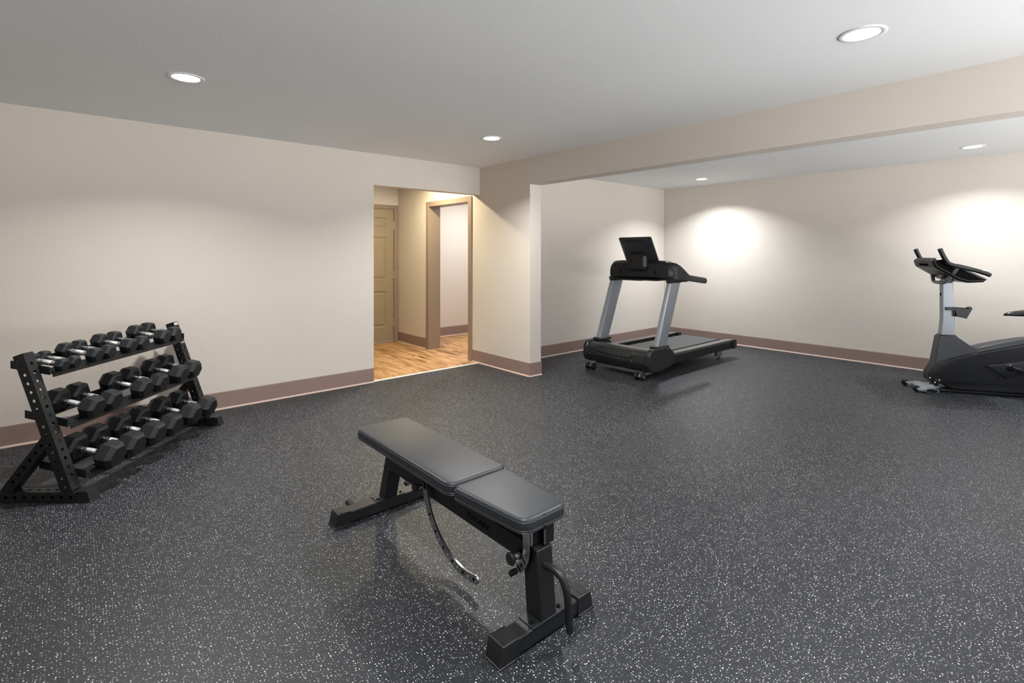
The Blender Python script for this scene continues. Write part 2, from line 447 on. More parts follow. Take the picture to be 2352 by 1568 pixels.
# ---------------------------------------------------------------- dumbbell rack
RA = math.radians(49.785); RO = (0.087, 3.654, 0)
rack = thing('dumbbell_rack', 'black three-tier steel dumbbell rack with perforated uprights by the left wall', 'dumbbell rack', RO, (0, 0, RA))
RL = 1.325
for u0 in (0, RL-.06):
    uc = u0+.03
    MB().perftube((uc, .134, .055), (uc, .402, .815), .06, .06, (0, 1, 0)).build('upright', M['powder'], rack, solid=.003, smooth=False)
    MB().perftube((uc, .248, .348), (uc, .478, .050), .058, .055, (0, 1, 0), sides=(1, 3), first=.04).build('brace', M['powder'], rack, solid=.003, smooth=False)
    MB().perftube((uc, .03, .031), (uc, .56, .031), .06, .056, (0, 0, 1), first=.08).build('base_bar', M['powder'], rack, solid=.003, smooth=False)
    # top plug
    c = MB(); dv = Vector((0, .268, .760)).normalized(); up = Vector((0, dv.z, -dv.y)); p = Vector((uc, .402, .815))
    c.hexa([p+dv*k+Vector((a*.0285, 0, 0))+up*(b*.0285) for k, q in ((-.012, 1), (.0015, 1)) for a, b in ((-1,-1),(1,-1),(1,1),(-1,1))])
    c.build('end_plug', M['plastic'], rack, bevel=.002)
    for s, v0 in ((1, -.002), (-1, .582)):
        f = MB()
        def ring(z, e, w_): return [(uc-w_, v0+s*e, z), (uc+w_, v0+s*e, z), (uc+w_, v0+s*.072, z), (uc-w_, v0+s*.072, z)]
        f.loft([ring(0, 0, .036), ring(.006, 0, .036), ring(.007, .004, .034), ring(.063, .022, .0325)])
        f.build('foot_cap', M['plastic'], rack, bevel=.0015)
T = {'top': (.29, .703, .171, .50, .425), 'mid': (.19, .409, .218, .42, .335), 'low': (.085, .121, .217, .34, .225)}
for nm, (v0, z0, s, vb, br) in T.items():
    n = math.sqrt(1+s*s)
    Z = lambda v: z0+s*(v-v0)
    for us, sg in ((.061, 1), (RL-.061, -1)):
        b = MB(); b.hexa([(us, v0-.008, Z(v0-.008)-.010), (us+sg*.004, v0-.008, Z(v0-.008)-.010), (us+sg*.004, vb, Z(vb)-.010), (us, vb, Z(vb)-.010),
                          (us, v0-.008, Z(v0-.008)+.034), (us+sg*.004, v0-.008, Z(v0-.008)+.034), (us+sg*.004, vb, Z(vb)+.034), (us, vb, Z(vb)+.034)])
        b.hexa([(us, v0-.006, Z(v0)-.010), (us+sg*.035, v0-.006, Z(v0)-.010), (us+sg*.035, vb, Z(vb)-.010), (us, vb, Z(vb)-.010),
                (us, v0-.006, Z(v0)-.0065), (us+sg*.035, v0-.006, Z(v0)-.0065), (us+sg*.035, vb, Z(vb)-.0065), (us, vb, Z(vb)-.0065)])
        b.build('shelf_bracket', M['powder'], rack, smooth=False)
        for vv in (v0+.012, br+.02):
            MB().cyl((us+sg*.022, vv, Z(vv)-.0065), (us+sg*.022, vv, Z(vv)+.004), .006, n=8).build('bolt', M['chrome'], rack)
    for va, front in ((v0, True), (br, False)):
        vb2 = va+.062; r = MB(); th = .003
        if front: prof = [(va, Z(va)), (vb2, Z(vb2)), (vb2, Z(vb2)-th), (va+th, Z(va)-th), (va+th-.006, Z(va)-.030), (va-.006, Z(va)-.030)]
        else: prof = [(va, Z(va)), (vb2, Z(vb2)), (vb2-.012, Z(vb2)+.030), (vb2-.009, Z(vb2)+.031), (vb2+.003, Z(vb2)-th), (va, Z(va)-th)]
        r.prism(prof, 'x', .088, RL-.062)
        r.build('shelf_rail', M['powder'], rack, smooth=False)
# white sticker on the far upright
p0 = Vector((0, .134, .055)); dv = Vector((0, .268, .760)).normalized(); nn = Vector((0, -dv.z, dv.y))
for z in (.655, .80):
    c = p0+dv*((z-.055)/dv.z)+nn*.0312
    s_ = MB(); q = [c+Vector((RL-.03+a*.022, 0, 0))+dv*(b*.011) for a, b in ((-1,-1),(1,-1),(1,1),(-1,1))]
    s_.loft([q, [k+nn*.0006 for k in q]]); s_.build('sticker', M['label_white'], rack, smooth=False, label='white sticker')

# dumbbells : u, across flats, head length
DB = {'top': (.243, [(.1245,.0690,.0483),(.2055,.0680,.053),(.3675,.0840,.0646),(.4727,.0830,.0652),(.6593,.0910,.0736),(.7793,.0900,.0715),(1.0031,.0990,.0803),(1.1317,.1005,.0798)]),
      'mid': (.124, [(.2163,.1180,.0900),(.3576,.1160,.0920),(.6332,.1205,.0900),(.7959,.1165,.0909),(1.0224,.1258,.0930),(1.1820,.1262,.0980)]),
      'low': (-.003, [(.1970,.1450,.1030),(.3689,.1400,.1090),(.5656,.1387,.1100),(.7445,.1370,.1090),(.9697,.1400,.1100),(1.1680,.1360,.1060)])}
ORD = ['first', 'second', 'third', 'fourth', 'fifth', 'sixth', 'seventh', 'eighth']
def db_label(t, i, n):
    tier = {'top': 'top shelf', 'mid': 'middle shelf', 'low': 'bottom shelf'}[t]
    size = {'top': ['smallest', 'smallest', 'small', 'small', 'medium-small', 'medium-small', 'medium', 'medium'],
            'mid': ['medium']*6, 'low': ['large']*6}[t][i]
    if i == 0: where = 'nearest the near upright, leftmost on the %s' % tier
    elif i == n-1: where = 'at the far right end of the %s' % tier
    else: where = '%s from the left on the %s' % (ORD[i], tier)
    return '%s black hex dumbbell, %s of the rack' % (size, where)
def dumbbell(U, w_, l, vf, zf, slope, label, group):
    ca, sa = math.cos(RA), math.sin(RA)
    tilt = math.atan(slope); grip = .125; tot = 2*l+grip
    # centre of the dumbbell axis, local rack coordinates -> world
    vc, zc = vf+math.cos(tilt)*tot/2, zf+math.sin(tilt)*tot/2
    loc = (RO[0]+ca*U-sa*vc, RO[1]+sa*U+ca*vc, zc)
    e = (Matrix.Rotation(RA, 4, 'Z') @ Matrix.Rotation(tilt, 4, 'X')).to_euler()
    t = thing('hex_dumbbell', label, 'dumbbell', loc, e, group)
    R = w_/math.sqrt(3)
    for s in (-1, 1):
        rings = []
        for yy, k in ((tot/2, .76), (tot/2-.19*w_, 1), (tot/2-l+.12*w_, 1), (tot/2-l, .80)):
            rings.append([(R*k*math.cos(PI*i/3), s*yy, R*k*math.sin(PI*i/3)) for i in range(6)])
        h = MB(); h.loft(rings)
        hd = h.build('head', M['rubber'], t, bevel=.0015, seg=2, angle=20)
        mk = MB(); zt = w_/2; yc = tot/2-l*.47; a, b = R*.30, l*.26
        for q in (0, 1):
            mk.box((-a, s*yc-b+q*b*1.15, zt-.001), (a, s*yc-b+q*b*1.15+b*.7, zt+.0007))
        mk.build('moulded_mark', M['rubber_mark'], hd, smooth=False)
    g = grip/2+.004; r = .0135
    prof = [(-g, r*.9), (-g+.010, r*.9), (-g+.011, r*1.12), (-g+.018, r*1.12), (-g+.019, r*.78), (-g+.026, r*.78), (-g+.027, r*1.05), (-g+.033, r*1.12), (-g+.034, r*.98), (-g+.037, r*.98)]
    prof += [(-a, b) for a, b in reversed(prof)]
    ha = MB().lathe((0, 0, 0), (0, 1, 0), prof, 18).build('handle', M['chrome'], t, label='chrome handle')
    kn = MB(); q = g-.037
    kn.lathe((0, 0, 0), (0, 1, 0), [(-q, r*1.02), (-q+.002, r*1.10), (-q*.4, r*1.18), (q*.4, r*1.18), (q-.002, r*1.10), (q, r*1.02)], 18); kn.build('knurled_grip', M['knurl'], ha)
for nm, (vf, L_) in DB.items():
    v0, z0, s = T[nm][:3]
    for i, (U, w_, l) in enumerate(L_):
        dumbbell(U, w_, l, vf, z0+s*(vf-v0)+w_/2*math.sqrt(1+s*s)+.0008, s, db_label(nm, i, len(L_)),
                 'dumbbells on the %s shelf' % {'top': 'top', 'mid': 'middle', 'low': 'bottom'}[nm])

# ---------------------------------------------------------------- adjustable bench
BO = (1.30, 1.95, 0)
bench = thing('weight_bench', 'black adjustable weight bench with vinyl pads standing on the rubber floor', 'weight bench', BO)
def pad(name, poly, rad, z0, z1, label=None):
    out = rpoly(poly, rad, 7)
    p = MB(); lv = [(z0, .012), (z0+.004, .003), (z0+.012, 0), (z1-.018, 0), (z1-.006, .0025), (z1-.0015, .007), (z1, .012), (z1+.0004, .016)]
    p.loft([[(x, y, z) for x, y in inset(out, d)] for z, d in lv])
    ob = p.build(name, M['vinyl'], bench, BO, angle=60, label=label)
    for z, d in ((z1-.013, -.0006), (z0+.014, -.0008), (z0+.007, .0002)):
        q = inset(out, d); c = [(x, y, z) for x, y in q]; c.append(c[0])
        s_ = MB(); s_.tube(c, .0013, n=6, smooth=0); s_.build('piping', M['piping'], ob, BO)
    return ob
pad('back_pad', [(1.150, 1.712), (1.450, 1.712), (1.450, 2.602), (1.150, 2.602)], [.055, .03, .04, .04], .392, .448)
pad('seat_pad', [(1.187, 1.308), (1.408, 1.308), (1.440, 1.698), (1.152, 1.698)], [.055, .045, .045, .03], .392, .448)
z = MB(); z.box((1.285, 1.3095, .412), (1.2875, 1.3125, .447)); z.build('seam_tab', M['vinyl'], bench, BO)
B_ = lambda mb, name, m, **k: mb.build(name, m, bench, BO, **k)
B_(MB().box((1.262, 1.38, .245), (1.338, 2.47, .327)), 'main_beam', M['powder'], bevel=.005)
B_(MB().box((1.250, 1.76, .327), (1.350, 2.54, .391)), 'back_support', M['powder'], bevel=.004)
m_ = MB(); m_.box((1.268, 1.35, .318), (1.332, 1.68, .391)); m_.box((1.305, 1.325, .318), (1.352, 1.372, .392)); B_(m_, 'seat_support', M['powder'], bevel=.003)
B_(MB().hexa([(1.255,1.385,.255),(1.262,1.385,.255),(1.262,1.555,.262),(1.255,1.555,.262),(1.255,1.385,.325),(1.262,1.385,.325),(1.262,1.555,.325),(1.255,1.555,.325)]), 'hinge_plate', M['powder'], bevel=.002)
# legs
def leg(x0, x1, yb0, yb1, zb, yt0, yt1, zt, name):
    B_(MB().hexa([(x0,yb0,zb),(x1,yb0,zb),(x1,yb1,zb),(x0,yb1,zb),(x0,yt0,zt),(x1,yt0,zt),(x1,yt1,zt),(x0,yt1,zt)]), name, M['powder'], bevel=.004)
leg(1.264, 1.342, 1.303, 1.382, .062, 1.326, 1.402, .309, 'front_post')
B_(MB().hexa([(1.262,1.330,.309),(1.340,1.330,.309),(1.340,1.402,.309),(1.262,1.402,.309),(1.262,1.345,.320),(1.300,1.345,.320),(1.300,1.402,.320),(1.262,1.402,.320)]), 'post_cap', M['powder'], bevel=.002)
leg(1.268, 1.338, 2.500, 2.574, .062, 2.415, 2.485, .33, 'rear_post')
for nm, x0, x1, y0, y1 in (('front_crossbar', 1.095, 1.515, 1.302, 1.376), ('rear_crossbar', 1.02, 1.59, 2.501, 2.575)):
    bar = B_(MB().box((x0, y0, .008), (x1, y1, .064)), nm, M['powder'], bevel=.005)
    pl = MB(); pl.box((1.222, y0-.002, .058), (1.388, y1+.002, .068)); B_(pl, 'mounting_plate', M['powder'], bevel=.002)
    for bx in (1.238, 1.372):
        bt = MB(); bt.cyl((bx, (y0+y1)/2-.015, .068), (bx, (y0+y1)/2-.015, .073), .0085, n=6); bt.cyl((bx, (y0+y1)/2-.015, .073), (bx, (y0+y1)/2-.015, .076), .004, n=8)
        B_(bt, 'bolt', M['plastic_gloss'])
    for s, xe in ((1, x0-.028), (-1, x1+.028)):
        f = MB()
        def rg(z_, e, g): return [(xe+s*e, y0-g, z_), (xe+s*.088, y0-g, z_), (xe+s*.088, y1+g, z_), (xe+s*e, y1+g, z_)]
        f.loft([rg(0, 0, .007), rg(.006, 0, .007), rg(.007, .004, .004), rg(.068, .018, .003), rg(.071, .021, .0005)])
        fc = B_(f, 'foot_cap', M['plastic'], bevel=.0015)
        dd = MB(); dd.box((min(xe+s*.03, xe+s*.062), y0+.004, .0705), (max(xe+s*.03, xe+s*.062), y0+.030, .0722))
        dd.box((min(xe+s*.055, xe+s*.058), y1-.025, .0705), (max(xe+s*.055, xe+s*.058), y1-.004, .0722))
        dd.build('moulded_ridge', M['plastic'], fc, BO, bevel=.0005)
st = MB(); st.cyl((1.13, 2.57, .042), (1.13, 2.655, .042), .017, n=8); B_(st, 'transport_stub', M['powder'])
st = MB(); st.cyl((1.48, 2.57, .042), (1.48, 2.655, .042), .017, n=8); B_(st, 'transport_stub', M['powder'])
h_ = MB(); h_.tube([(1.303, 1.325, .247), (1.308, 1.285, .248), (1.312, 1.248, .232), (1.314, 1.226, .19), (1.315, 1.219, .13), (1.316, 1.214, .060)], .0135, n=16); B_(h_, 'carry_handle', M['powder'])
# curved chrome ladder for the back pad
lad = MB(); rings = []; c0 = (1.735, .372); R0 = .322; nseg = 32
ends = [(-10-94*i/nseg, .0175) for i in range(nseg+1)] + [(-104-3.1*math.sin(q), .0175*math.cos(q)+.0008) for q in (.4, .8, 1.15, 1.4, 1.55)]
for deg, e in ends:
    a = math.radians(deg); r_ = R0
    rings.append([(x_, c0[0]+(r_+k)*math.cos(a), c0[1]+(r_+k)*math.sin(a)) for x_, k in ((1.236,-e),(1.244,-e),(1.244,e),(1.236,e))])
lad.loft(rings); lo = B_(lad, 'adjustment_ladder', M['dark_chrome'], bevel=.0015, label='curved chrome ladder bar')
for i in range(11):
    a = math.radians(-34-6.8*i); h1 = MB()
    c = Vector((1.2355, c0[0]+R0*math.cos(a), c0[1]+R0*math.sin(a)))
    h1.lathe(c, (1, 0, 0), [(-.0010, .0062), (-.0014, .0050), (.0005, .0045)], 12)
    h1.build('ladder_hole', M['hinge'] if i % 2 else M['hole'], lo, BO)
def knob(y, z_, big=1):
    k = MB(); k.cyl((1.262, y, z_), (1.245, y, z_), .016, n=20); B_(k, 'pin_sleeve', M['powder'])
    k = MB(); k.cyl((1.246, y, z_), (1.224, y, z_), .0125, n=6); B_(k, 'hex_nut', M['hinge'])
    k = MB(); k.lathe((1.224, y, z_), (-1, 0, 0), [(0, .007), (.008, .009), (.010, .022), (.017, .024), (.022, .020), (.0235, .010)], 28); B_(k, 'pull_knob', M['plastic'])
knob(2.085, .292); knob(1.405, .270)
g = MB(); pl_ = [((1.372, .378), 0), ((1.368, .340), 0), ((1.367, .300), .08), ((1.373, .268), .3), ((1.388, .240), .55), ((1.412, .213), .72)]
g.loft([[(x_, y+math.cos(a)*k, z_+math.sin(a)*k) for x_, k in ((1.249, -.017), (1.254, -.017), (1.254, .017), (1.249, .017))] for (y, z_), a in pl_])
gp = B_(g, 'seat_ladder', M['hinge'], bevel=.001, label='steel seat ladder plate')
for (yy, zz) in ((1.3785, .257), (1.4060, .2195)):
    s_ = MB(); c_ = Vector((1.2486, yy, zz)); du = Vector((0, math.cos(.72), math.sin(.72))); dw = Vector((0, -math.sin(.72), math.cos(.72)))
    s_.loft([[c_+du*a+dw*b+Vector((q, 0, 0)) for a, b in ((-.012,-.003),(.012,-.003),(.012,.003),(-.012,.003))] for q in (0, .001)]); s_.build('slot', M['hole'], gp, BO)
ry = Matrix(((0,0,-1,0),(-1,0,0,0),(0,1,0,0),(0,0,0,1)))
text_mesh('lettering', '10', .017, .0004, M['hole'], gp, Matrix.Translation(Vector((1.2486, 1.3944, .2265))-Vector(BO)) @ ry @ Matrix.Rotation(.85, 4, 'Z'))
k = MB(); k.lathe((1.250, 1.420, .204), (-1, 0, 0), [(0, .010), (.003, .011), (.030, .011), (.032, .009), (.033, .004)], 16); B_(k, 'stop_roller', M['plastic'])
text_mesh('lettering', 'TITAN', .03, .0006, M['hole'], bench, Matrix.Translation(Vector((1.2618, 1.752, .272))-Vector(BO)) @ Matrix(((0,0,-1,0),(-1,0,0,0),(0,1,0,0),(0,0,0,1))), label='TITAN in darker letters', width=.15)
MB().cyl((1.285, 1.3105, .398), (1.285, 1.300, .398), .006, n=8).build('bolt', M['plastic_gloss'], bench, BO)
ch = MB(); ch.box((1.256, 1.345, .322), (1.262, 1.380, .391)); ch.box((1.300, 1.322, .322), (1.304, 1.330, .391)); B_(ch, 'seat_bracket', M['hinge'], bevel=.001)

# ---------------------------------------------------------------- treadmill
TO = (5.6, 3.625, 0); YC = 3.625
tm = thing('treadmill', 'black and silver treadmill seen from its front, in the alcove corner', 'treadmill', TO)
T_ = lambda mb, name, m, **k: mb.build(name, m, tm, TO, **k)
side = [(4.73,.088),(4.69,.105),(4.662,.165),(4.668,.27),(4.70,.318),(4.74,.332),(4.98,.338),(5.08,.315),(5.155,.262),(5.165,.215),(5.165,.135),(5.08,.105),(4.86,.075)]
mid = [(4.735,.088),(4.695,.108),(4.668,.165),(4.676,.268),(4.71,.306),(4.76,.318),(4.92,.300),(5.02,.268),(5.09,.238),(5.10,.215),(5.10,.135),(5.06,.105),(4.86,.080)]
h_ = MB(); h_.prism(rpoly(mid, .012, 3), 'y', YC-.405, YC+.405); T_(h_, 'motor_hood', M['hood'], bevel=.003, angle=30)
for s in (-1, 1):
    e = MB(); e.prism(rpoly(side, .014, 3), 'y', YC+s*.405, YC+s*.465); T_(e, 'hood_end_cap', M['hood'], bevel=.012, seg=3, angle=40)
# stepped panel and crease on the hood's front
pn = MB(); q = rpoly([(YC+.27, .315), (YC+.27, .232), (YC-.20, .222), (YC-.26, .256), (YC-.26, .308)], .01, 3)
pn.loft([[(4.672+.0*0+max(0, z_-.26)*.55, y, z_-.004) for y, z_ in q], [(4.662+max(0, z_-.26)*.55, y, z_-.004) for y, z_ in inset(q, .006)]])
T_(pn, 'hood_panel', M['hood'], angle=20)
cr = MB(); cr.box((4.662, YC-.402, .176), (4.672, YC+.402, .181)); T_(cr, 'hood_seam', M['plastic_gloss'])
for y in (YC+.36, YC+.20, YC-.06, YC-.235):
    MB().lathe((4.666, y, .190), (-1, 0, 0), [(0, .006), (.002, .006), (.004, .003)], 10).build('screw', M['chrome'], tm, TO)
for s in (-1, 1):
    r = MB(); y0, y1 = YC+s*.36, YC+s*.461
    prof = rpoly([(y0, .140), (y1, .130), (y1, .222), (y1-s*.012, .238), (y0, .238)], .006, 3)
    r.prism(prof, 'x', 5.12, 6.56); rr = T_(r, 'side_rail', M['plastic'], angle=30)
    gr = MB(); gr.box((5.17, min(YC+s*.4615, YC+s*.458), .196), (6.56, max(YC+s*.4615, YC+s*.458), .199)); gr.box((5.17, min(YC+s*.4615, YC+s*.458), .168), (6.56, max(YC+s*.4615, YC+s*.458), .170)); gr.build('groove', M['hole'], rr, TO)
    ft = MB(); ft.box((5.10, min(YC+s*.355, YC+s*.45), .238), (6.56, max(YC+s*.355, YC+s*.45), .242)); T_(ft, 'foot_rail', M['rail_top'], bevel=.001, label='grey ribbed foot rail')
    ec = MB(); ec.prism(rpoly([(6.55,.125),(6.55,.246),(6.625,.240),(6.65,.215),(6.65,.150),(6.62,.125)], .012, 3), 'y', YC+s*.335, YC+s*.470); T_(ec, 'rear_end_cap', M['plastic'], bevel=.004, angle=30)
    # rear levelling foot
    f = MB(); f.box((6.30, YC+s*.36-.02, .045), (6.42, YC+s*.36+.02, .135)); T_(f, 'foot_bracket', M['frame_grey'], bevel=.003)
    f = MB(); f.cyl((6.36, YC+s*.37, .012), (6.36, YC+s*.37, .06), .010); f.cyl((6.36, YC+s*.37, 0), (6.36, YC+s*.37, .014), .034, .030); T_(f, 'levelling_foot', M['plastic'])
bl = MB(); prof = [(5.0, .222), (6.575, .222)] + [(6.575+.04*math.sin(a), .182+.04*math.cos(a)) for a in [PI*k/8 for k in range(1, 8)]] + [(6.575, .142), (5.0, .142)]
bl.prism(prof, 'y', YC-.262, YC+.262); T_(bl, 'running_belt', M['belt'], angle=40, label='worn grey running belt')
dk = MB(); dk.box((5.05, YC-.36, .145), (6.54, YC-.262, .205)); dk.box((5.05, YC+.262, .145), (6.54, YC+.36, .205)); T_(dk, 'deck', M['hole'])
# front lift frame and wheels
fr = MB(); fr.box((4.735, YC-.33, .050), (4.765, YC+.33, .082)); T_(fr, 'lift_crossbar', M['frame_grey'], bevel=.003)
for s in (-1, 1):
    a = MB(); a.hexa([(4.66,YC+s*.345-.014,.030),(5.16,YC+s*.345-.014,.060),(5.16,YC+s*.345+.014,.060),(4.66,YC+s*.345+.014,.030),
                      (4.66,YC+s*.345-.014,.060),(5.16,YC+s*.345-.014,.105),(5.16,YC+s*.345+.014,.105),(4.66,YC+s*.345+.014,.060)])
    a.box((5.10, YC+s*.345-.02, .07), (5.16, YC+s*.345+.02, .14))
    T_(a, 'lift_arm', M['silver'], bevel=.002)
    for yy in (YC+s*.345+.039, YC+s*.345-.039):
        wl = MB(); wl.lathe((4.668, yy-.0185, .0395), (0, 1, 0), [(0, .026), (.002, .034), (.006, .0395), (.031, .0395), (.035, .034), (.037, .026)], 28)
        wo = T_(wl, 'wheel', M['plastic'])
    hb = MB(); hb.lathe((4.668, YC+s*.345-.06, .0395), (0, 1, 0), [(0, .006), (.002, .011), (.118, .011), (.12, .006)], 16); T_(hb, 'wheel_axle', M['chrome'])
# uprights
for s in (-1, 1):
    yo = YC+s*.405; hw = .032
    def rg(x0, x1, zz): return [(x, y, zz) for x, y in rpoly([(x0, yo-hw), (x1, yo-hw), (x1, yo+hw), (x0, yo+hw)], .014, 3)]
    u_ = MB(); u_.loft([rg(4.860, 5.035, .325), rg(5.150, 5.345, 1.065)]); T_(u_, 'upright', M['silver'], angle=30)
    # grooved face
    gv = MB()
    for dy in (-.008, .006):
        gv.hexa([(4.8585,yo+dy-.002,.33),(4.8625,yo+dy-.002,.33),(4.8625,yo+dy+.002,.33),(4.8585,yo+dy+.002,.33),
                 (5.1485,yo+dy-.002,1.06),(5.1525,yo+dy-.002,1.06),(5.1525,yo+dy+.002,1.06),(5.1485,yo+dy+.002,1.06)])
    T_(gv, 'upright_ridge', M['silver_light'])
    c = MB(); c.loft([[(x, y, zz) for x, y in rpoly([(4.835-g, yo-.05-g), (5.07+g, yo-.05-g), (5.07+g, yo+.05+g), (4.835-g, yo+.05+g)], .02, 3)] for zz, g in ((.318, .004), (.340, .004), (.350, -.004))]); T_(c, 'upright_collar', M['plastic'], angle=30)
    c = MB(); c.loft([rg(5.130, 5.355, 1.035), [(x, y, 1.085) for x, y in rpoly([(5.13, yo-.045), (5.40, yo-.045), (5.40, yo+.045), (5.13, yo+.045)], .02, 3)]]); T_(c, 'upright_socket', M['plastic'], angle=30)
# console arch: outline in (y,z)
half = [(0, 1.289), (.29, 1.289), (.335, 1.285), (.372, 1.275), (.403, 1.257), (.428, 1.228), (.442, 1.185), (.446, 1.13), (.441, 1.09), (.425, 1.068), (.395, 1.060), (.30, 1.066), (.0, 1.066)]
outl = [(YC+y, z_) for y, z_ in half] + [(YC-y, z_) for y, z_ in reversed(half[1:-1])]
cs = MB()
def arch(x, d, dz=0): return [(x, y, z_+dz) for y, z_ in inset(outl, d)]
cs.loft([arch(5.118, .034), arch(5.121, .030), arch(5.160, .003), arch(5.20, -.001), arch(5.25, .000, -.002), arch(5.29, .012, -.010)])
T_(cs, 'console_body', M['plastic'], angle=25)
for s in (-1, 1):
    a = MB(); rings = []
    for x, y0, y1, zb, zt, rr_ in ((5.165,.26,.430,1.068,1.272,.080),(5.20,.27,.447,1.060,1.284,.085),(5.245,.31,.463,1.053,1.272,.080),(5.30,.35,.475,1.046,1.240,.060),(5.35,.38,.480,1.042,1.205,.045),(5.40,.405,.481,1.041,1.165,.030),(5.44,.415,.481,1.045,1.138,.025),(5.475,.422,.478,1.055,1.124,.02)):
        rings.append([(x, YC+s*y, z_) for y, z_ in rpoly([(y0, zb), (y1, zb), (y1, zt), (y0, zt)], [.01, .02, rr_, .01], 5)])
    a.loft(rings); T_(a, 'console_arm', M['plastic'], angle=35)
    sm = MB(); sm.tube([(x, YC+s*.4795, z_) for x, z_ in [(5.32,1.165),(5.37,1.135),(5.42,1.095),(5.46,1.080)]], .0018, n=6); T_(sm, 'arm_seam', M['hole'])
    hn = MB(); rings = []
    for x, zc, hh in ((5.45, 1.088, .036), (5.83, 1.042, .036), (5.846, 1.040, .033), (5.855, 1.039, .024)):
        rings.append([(x, y, z_) for y, z_ in rpoly([(YC+s*.455-.024, zc-hh), (YC+s*.455+.024, zc-hh), (YC+s*.455+.024, zc+hh), (YC+s*.455-.024, zc+hh)], .018, 4)])
    hn.loft(rings); T_(hn, 'handrail', M['plastic_grey'], angle=40)
tr = MB(); tr.box((5.13, YC-.02, 1.045), (5.38, YC+.33, 1.068)); tr.box((5.13, YC-.25, 1.052), (5.36, YC-.02, 1.070)); T_(tr, 'bottle_tray', M['plastic'], bevel=.006, angle=30)
for y, z_ in ((YC+.33, 1.225), (YC+.20, 1.235), (YC-.21, 1.230), (YC-.36, 1.205)):
    MB().cyl((5.1185, y, z_), (5.1165, y, z_), .005, n=10).build('screw_hole', M['hole'], tm, TO)
for y in (YC+.245, YC-.235):
    mk = MB(); mk.cyl((5.119, y, 1.158), (5.1165, y, 1.158), .013, n=14); mk.box((5.1165, y-.016, 1.115), (5.119, y-.006, 1.145)); T_(mk, 'mounting_recess', M['hole'])
# screen (tilted back), console local frame
sc0 = Vector((5.205, YC-.002, 1.275)); upv = Vector((-.165, 0, .285)).normalized(); fw = Vector((-upv.z, 0, upv.x))  # fw = towards the front (-x)
def S(y, h, d): return sc0+Vector((0, y, 0))+upv*h+fw*d
def rect(y0, y1, h0, h1, d, r): return [S(y, h, d) for y, h in rpoly([(y0, h0), (y1, h0), (y1, h1), (y0, h1)], r, 4)]
s1 = MB(); s1.loft([rect(-.222, .222, -.005, .325, -.022, .018), rect(-.228, .228, -.01, .33, -.010, .02), rect(-.228, .228, -.01, .33, 0, .02), rect(-.214, .214, .004, .314, .012, .02), rect(-.168, .168, .03, .268, .030, .02)])
mon = T_(s1, 'monitor', M['plastic_grey'], angle=22)
s1 = MB(); s1.loft([rect(-.205, .205, .03, .305, -.0225, .008), rect(-.205, .205, .03, .305, -.024, .008)]); s1.build('screen', M['screen'], mon, TO)
vn = MB()
for i in range(24):
    y = -.12+i*.0105
    if i in (7, 15): continue
    vn.hexa([S(y-.002, .283, .0225), S(y+.002, .283, .0225), S(y+.002, .283, .0285), S(y-.002, .283, .0285), S(y-.002, .304, .014), S(y+.002, .304, .014), S(y+.002, .304, .0185), S(y-.002, .304, .0185)])
vn.build('vent_slots', M['plastic'], mon, TO)
mk = MB(); mk.cyl(S(.065, .235, .030), S(.065, .235, .032), .006, n=12); mk.build('screw', M['chrome'], mon, TO)
mk = MB()
for y in (.035, .018): mk.cyl(S(y, .235, .030), S(y, .235, .031), .003, n=8)
for y, h in ((.205, .31), (-.205, .31), (-.2, .17)): mk.cyl(S(y, h, .010), S(y, h, .016), .004, n=8)
mk.build('screw_hole', M['hole'], mon, TO)
pd = MB()
def pr2(x, g): return [(x, y, z_) for y, z_ in inset(rpoly([(YC-.112, 1.172), (YC+.112, 1.172), (YC+.128, 1.22), (YC+.122, 1.345), (YC+.09, 1.378), (YC-.09, 1.378), (YC-.122, 1.345), (YC-.128, 1.22)], .03, 4), g)]
pd.loft([pr2(5.15, -.012), pr2(5.100, -.008), pr2(5.072, .012), pr2(5.066, .018)]); po = T_(pd, 'monitor_mount', M['plastic'], angle=22)
for y in (.055, -.055):
    MB().cyl((5.0665, YC+y, 1.283), (5.0645, YC+y, 1.283), .0095, n=14).build('screw_hole', M['hole'], po, TO)

# ---------------------------------------------------------------- exercise bike (local x = towards its rear)
bk = thing('exercise_bike', 'black upright exercise bike with a pale silver column near the right wall', 'exercise bike', (6.50, 1.20, 0), (0, 0, math.atan2(-.848, .53)))
K_ = lambda mb, name, m, **k: mb.build(name, m, bk, **k)
sh = MB(); W_ = .095
low = [(.064,.085),(.040,.125),(.040,.185),(.087,.274),(.18,.322),(.30,.370),(.435,.415),(.60,.462),(.784,.510),(.95,.535),(1.08,.545),(1.19,.50),(1.23,.40),(1.20,.12),(1.12,.04),(.235,.033),(.19,.055),(.14,.085)]
def side_(y): return [(x, y, z_) for x, z_ in low]
def taper(x): return .66+.34*min(1, max(0, x-.08)/.26)
def sidei(y, d): return [(x, y*taper(x), z_) for x, z_ in inset(low, d)]
sh.loft([sidei(-W_, .016), sidei(-W_+.012, 0), sidei(W_-.012, 0), sidei(W_, .016)])
K_(sh, 'lower_shroud', M['plastic'], angle=30)
tw = MB()
def ringz(pts): return pts
tw.loft([[(.082,-.061,.262),(.435,-.092,.405),(.435,.092,.405),(.082,.061,.262)], [(.090,-.058,.282),(.440,-.086,.424),(.440,.086,.424),(.090,.058,.282)],
         [(.132,-.055,.545),(.290,-.055,.545),(.290,.055,.545),(.132,.055,.545)], [(.142,-.048,.560),(.280,-.048,.560),(.280,.048,.560),(.142,.048,.560)]])
K_(tw, 'tower_shroud', M['plastic_grey'], bevel=.006, angle=30)
up_ = MB()
